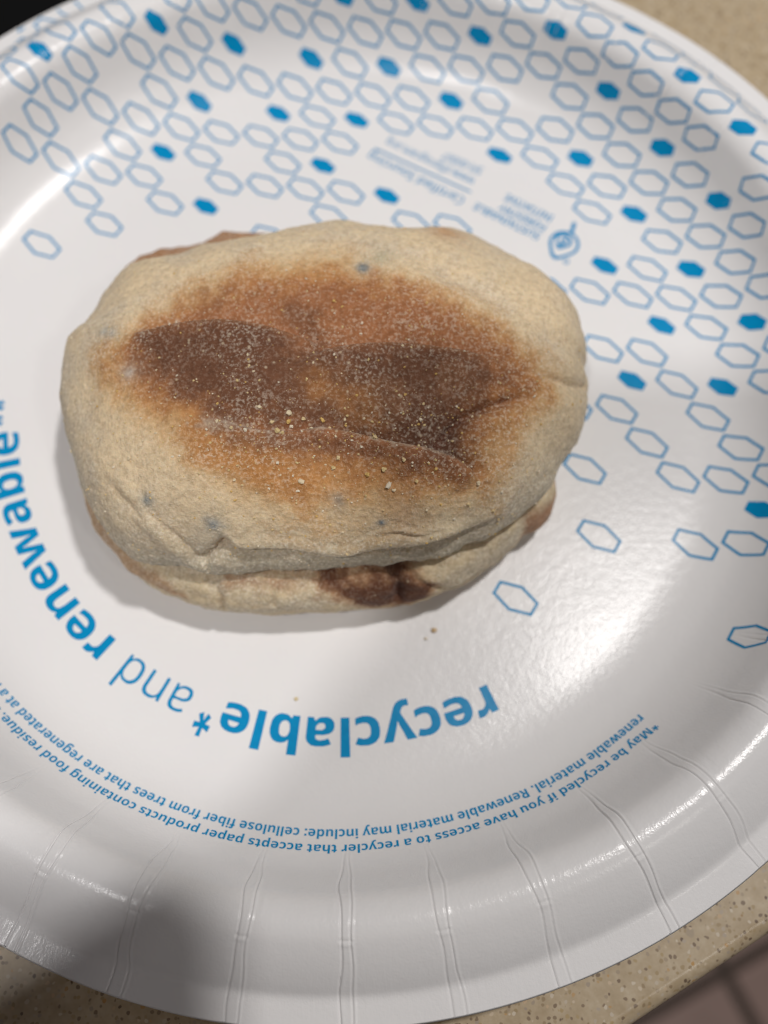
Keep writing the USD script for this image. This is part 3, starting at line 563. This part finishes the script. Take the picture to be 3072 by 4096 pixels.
# floury crease edges
for k_, a_ in (('lip', .38), ('front_fold', .5), ('back_ridge', .25), ('notch', .3)):
    d, t = line_field(k_, xm); col = mix(col, (.62, .55, .43), a_ * bump(d + w3 * 1.2, .40) * smoothstep(w2 + w3 * .5, -.22, .12) * np.sin(np.pi * np.clip(t, .02, .98)) * (.5 + 1.2 * np.clip(w2 + .5, 0, 1)))
d, t = line_field('lip', xm); col = mix(col, (.62, .54, .42), .35 * bump(d + .4 + w3, 1.1) * (1 - smoothstep(t, .15, .4)) * smoothstep(w3 + w2, -.1, .3))
d, t = line_field('pit_crease', xm); col = mix(col, (.10, .03, .015), .6 * bump(d, .8) * (1 - smoothstep(t, .4, .7)))
MO = [(1.7, .9, (.12, .155, .18)), (2.2, .4, (.33, .35, .22)), (1.6, .6, (.28, .34, .36)), (1.7, .42, (.55, .56, .54)), (1.5, .85, (.10, .15, .18)), (2.0, .75, (.17, .21, .24)), (1.5, .55, (.20, .19, .17)), (.9, .85, (.10, .18, .25)), (1.5, .5, (.42, .45, .44))]
for p, (r_, a_, c_) in zip(FEAT['mold'], MO):
    dd = np.linalg.norm(xm - np.array(p), axis=1) * (1 + w3 * .8) + w2 * 1.0
    halo = bump(dd, r_ * 1.3); core = bump(dd, r_ * .62)
    col = mix(col, (.46, .44, .36), .3 * halo); col = mix(col, c_, a_ * core)
flour = np.clip(.30 + .9 * w1 + .40 * lower - .08 * smoothstep(fc, -2, 3), .06, .8)
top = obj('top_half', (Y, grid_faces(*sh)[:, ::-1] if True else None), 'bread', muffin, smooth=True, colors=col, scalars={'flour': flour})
def fix_winding(prim, center):
    m = UsdGeom.Mesh(prim); v = np.array(m.GetPointsAttr().Get()); f = np.array(m.GetFaceVertexIndicesAttr().Get()).reshape(-1, 3)
    nn = np.cross(v[f[:, 1]] - v[f[:, 0]], v[f[:, 2]] - v[f[:, 0]]); c = v[f].mean(1) - np.array(center)
    if (nn * c).sum() < 0:
        m.GetFaceVertexIndicesAttr().Set(Vt.IntArray.FromNumpy(f[:, ::-1].ravel().astype(np.int32)))
        n_ = m.GetNormalsAttr().Get()
        if n_ is not None: m.GetNormalsAttr().Set(Vt.Vec3fArray.FromNumpy(-np.array(n_, np.float32)))
fix_winding(top, (MC[0], MC[1], .012))
top_v, top_n = Y, N.reshape(-1, 3)

# lower half
ub, XB = body(BOTP, ringR(BOT_R), 200)
NB = normals(XB); shb = XB.shape[:2]
xb = XB.reshape(-1, 3) * 1000
ang = np.degrees(np.arctan2(xb[:, 1] - MC[1] * 1000, xb[:, 0] - MC[0] * 1000))
tz = np.c_[ang * .75, xb[:, 2]]
def bl(key):
    q = np.array(FEAT[key], float) * [.75, 1]; q = dens(q, .2); d, i = cKDTree(q).query(tz); return d, i / max(1, len(q) - 1)
def bp(key): return poly_field(key, tz, (np.array(FEAT[key], float) * [.75, 1]).tolist())
hb = np.zeros(len(xb))
d, t = bl('b_groove'); hb += -1.5 * bump(d, 1.0) - .6 * bump(d, 3)
d, t = bl('b_crease'); hb += -.9 * bump(d, .5) + .3 * bump(d, 2)
d, t = bl('b_fold'); hb += -.7 * bump(d, .6)
d, t = bl('b_seam'); hb += -.6 * bump(d, .6)
hb += (meshkit.fbm(xb / 6 + 3, 3, 103) - .5) * 1.6 + (meshkit.fbm(xb / 1.6 + 8, 3, 111) - .5) * .5 + (meshkit.noise(xb / .45, 121) - .5) * .12
hb *= smoothstep(xb[:, 2], .5, 2.5)
YB = XB.reshape(-1, 3) + NB.reshape(-1, 3) * (hb / 1000)[:, None]
v1 = meshkit.fbm(xb / 5, 4, 131) - .5; v2 = meshkit.fbm(xb / 1.8, 4, 141) - .5
cb = np.tile(np.array((.60, .48, .31)), (len(xb), 1))
cb = mix(cb, (.54, .45, .32), smoothstep(v1 * 1.5 + v2 * .5, -.1, .3))
low = 1 - smoothstep(xb[:, 2] + v1 * 3, 1.0, 3.4)
front = np.exp(-((ang + 95) / 42) ** 2)
cb = mix(cb, (.44, .25, .12), .8 * low * (1 - front))
back_ = smoothstep(ang, 60, 100); cb = mix(cb, (.33, .15, .06), .9 * back_)
cb = mix(cb, (.34, .155, .075), .85 * smoothstep(bp('b_right') + v2 * 2 + 1.3, -1, 1.2))
cb = mix(cb, (.40, .22, .11), .7 * smoothstep(bp('b_edge') + v2 * 2 + .6, -.8, .8))
cb = mix(cb, (.32, .17, .095), .8 * smoothstep(bp('b_patch2') + v2 * 2 + .3, -.8, 1.0))
pt = bp('b_patch') + v1 * 3 + v2 * 3
cb = mix(cb, (.36, .17, .07), .8 * smoothstep(pt, -2.5, .3)); cb = mix(cb, (.105, .036, .017), .93 * smoothstep(pt, -1.0, .9))
d, t = bl('b_groove'); cb = mix(cb, (.08, .025, .015), .6 * bump(d, 1.0))
flb = np.clip(.40 + v1, .1, .7) * (1 - .75 * smoothstep(pt, -1.5, .5))
bot = obj('bottom_half', (YB, grid_faces(*shb)), 'bread', muffin, smooth=True, colors=cb, scalars={'flour': flb})
fix_winding(bot, (MC[0], MC[1], .005))

# cornmeal grains stuck to the crust: the larger ones, then the fine dusting, one part
def grain(r, c, nrm, elong=1.0):
    g = trimesh.creation.icosphere(subdivisions=1, radius=1.0)
    v = g.vertices * (1 + .28 * rng.normal(size=(len(g.vertices), 1)).clip(-1, 1))
    v = v * np.array([r * elong, r, r * .75])
    a = rng.random() * 6.28; ca, sa = math.cos(a), math.sin(a); v = v @ np.array([[ca, sa, 0], [-sa, ca, 0], [0, 0, 1]])
    return v + c + nrm * r * .35, g.faces
tree = cKDTree(top_v)
gv, gf, gc, off = [], [], [], 0
PALG = [(.62, .48, .26), (.66, .55, .37), (.58, .38, .12), (.60, .46, .22), (.70, .62, .48)]
def put(c, nrm, r, colr, e=1.0):
    global off
    v, f = grain(r, c, nrm, e); gv.append(v); gf.append(f + off); gc.append(np.tile(colr, (len(v), 1))); off += len(v)
BIG = {0: .00032, 1: .00036, 2: .00034, 3: .0004, 4: .00028, 5: .00036, 6: .00036, 7: .00034, 8: .00036, 9: .00038, 16: .00034}
for q, p in enumerate(FEAT['grains']):
    _, i = tree.query(np.array(p) / 1000)
    put(top_v[i], top_n[i], BIG.get(q, .00017 + .00013 * rng.random()), PALG[q % 5], 1.7 if q in (6, 9, 12) else 1.1)
wts = (smoothstep(fa, -8, 3) * .8 + .25) * (xm[:, 2] > 14.5) * (1 + 2.2 * smoothstep(-xy[:, 1], 8, 24))
area = np.linalg.norm(np.cross(np.gradient(X, axis=0).reshape(-1, 3), np.gradient(X, axis=1).reshape(-1, 3)), axis=1)
pr = wts * area; pr /= pr.sum()
for i in rng.choice(len(pr), 1500, p=pr, replace=False):
    put(top_v[i], top_n[i], .00006 + .00012 * rng.random() ** 3, PALG[rng.integers(5)], 1 + .6 * rng.random())
obj('cornmeal', (np.vstack(gv), np.vstack(gf)), 'cornmeal', muffin, colors=np.vstack(gc), kind='stuff')

# crumbs on the plate
CR = [((17.35, -47.56), .00042, (.58, .42, .24), 'tan crumb on the bare plate just below the muffin right of centre'),
      ((15.83, -49.08), .00026, (.72, .64, .50), 'pale tiny crumb beside the tan crumb below the muffin'),
      ((-6.88, -59.74), .00030, (.68, .56, .32), 'yellowish crumb above the letter b of recyclable')]
for (cx, cy), r, c, lab in CR:
    g = trimesh.creation.icosphere(subdivisions=2, radius=1.0)
    v = g.vertices * (1 + .6 * (meshkit.noise(g.vertices * 2.3 + cx, 5) - .5))[:, None] * np.array([r * 1.2, r, r * .7])
    z = float(plate_point(np.array([math.hypot(cx, cy) / 1000]), np.array([math.atan2(cy, cx)]))[0, 2])
    obj('crumb', (v + np.array([cx / 1000, cy / 1000, z + r * .62]), g.faces), 'cornmeal', smooth=True, colors=np.tile(c, (len(v), 1)), label=lab, cat='crumb')

# the phone that takes the picture, just behind the lens: it shades the near rim
def rounded(w, hgt, r): return box(-w / 2 + r, -hgt / 2 + r, w / 2 - r, hgt / 2 - r).buffer(r, quad_segs=8)
ph = trimesh.creation.extrude_polygon(rounded(.0715, .147, .011), .0078, engine='earcut')
ax, ay, az = CAM_R[0], -CAM_R[1], -CAM_R[2]
cpos = CAM_C + az * .0035 - ax * .00475 - ay * .0325
mt = np.eye(4); mt[:3, 0], mt[:3, 1], mt[:3, 2], mt[:3, 3] = ax, ay, az, cpos
ph.apply_transform(mt)
phone = obj('phone', ph, 'phone_shell', smooth=30, label='dark phone held above the plate, only its shadow showing', cat='phone')

# the hand and forearm that hold it
import manifold3d as m3
def hand_local(p): return CAM_C + (np.asarray(p, float) / 1000) @ np.stack([ax, ay, az])
def ball(p, r):
    g = m3.Manifold.sphere(r / 1000, 20); return g.translate(tuple(hand_local(p)))
def chain(js): return [m3.Manifold.batch_hull([ball(a[:3], a[3]), ball(b[:3], b[3])]) for a, b in zip(js[:-1], js[1:])]
parts = [m3.Manifold.batch_hull([ball((-53, -46, -4), 12), ball((-55, -88, -2), 13), ball((-98, -74, 5), 15), ball((-92, -98, 6), 15)])]
parts += chain([(-96, -86, 6, 19), (-118, -90, 14, 24), (-180, -122, 40, 36), (-280, -190, 80, 46)])
for k, (y, l) in enumerate(((-46, .92), (-63, 1.0), (-80, .95), (-95, .80))):
    parts += chain([(-56, y, -7, 9.5), (-56 + 34 * l, y - 2, -9.5, 9), (-56 + 62 * l, y - 3, -8.5, 8.3), (-56 + 84 * l, y - 3, -2.5, 7.4)])
parts += chain([(-66, -58, 4, 14), (-54, -38, 10, 11), (-47, -24, 16, 9.5), (-43, -12, 19, 8)])
hm = m3.Manifold.batch_boolean(parts, m3.OpType.Add).refine_to_length(.004).to_mesh()
hand = trimesh.Trimesh(hm.vert_properties[:, :3], hm.tri_verts, process=True)
trimesh.smoothing.filter_taubin(hand, iterations=8)
obj('person', hand, 'skin', smooth=True, label='bare left hand and forearm holding the phone, out of view', cat='person')
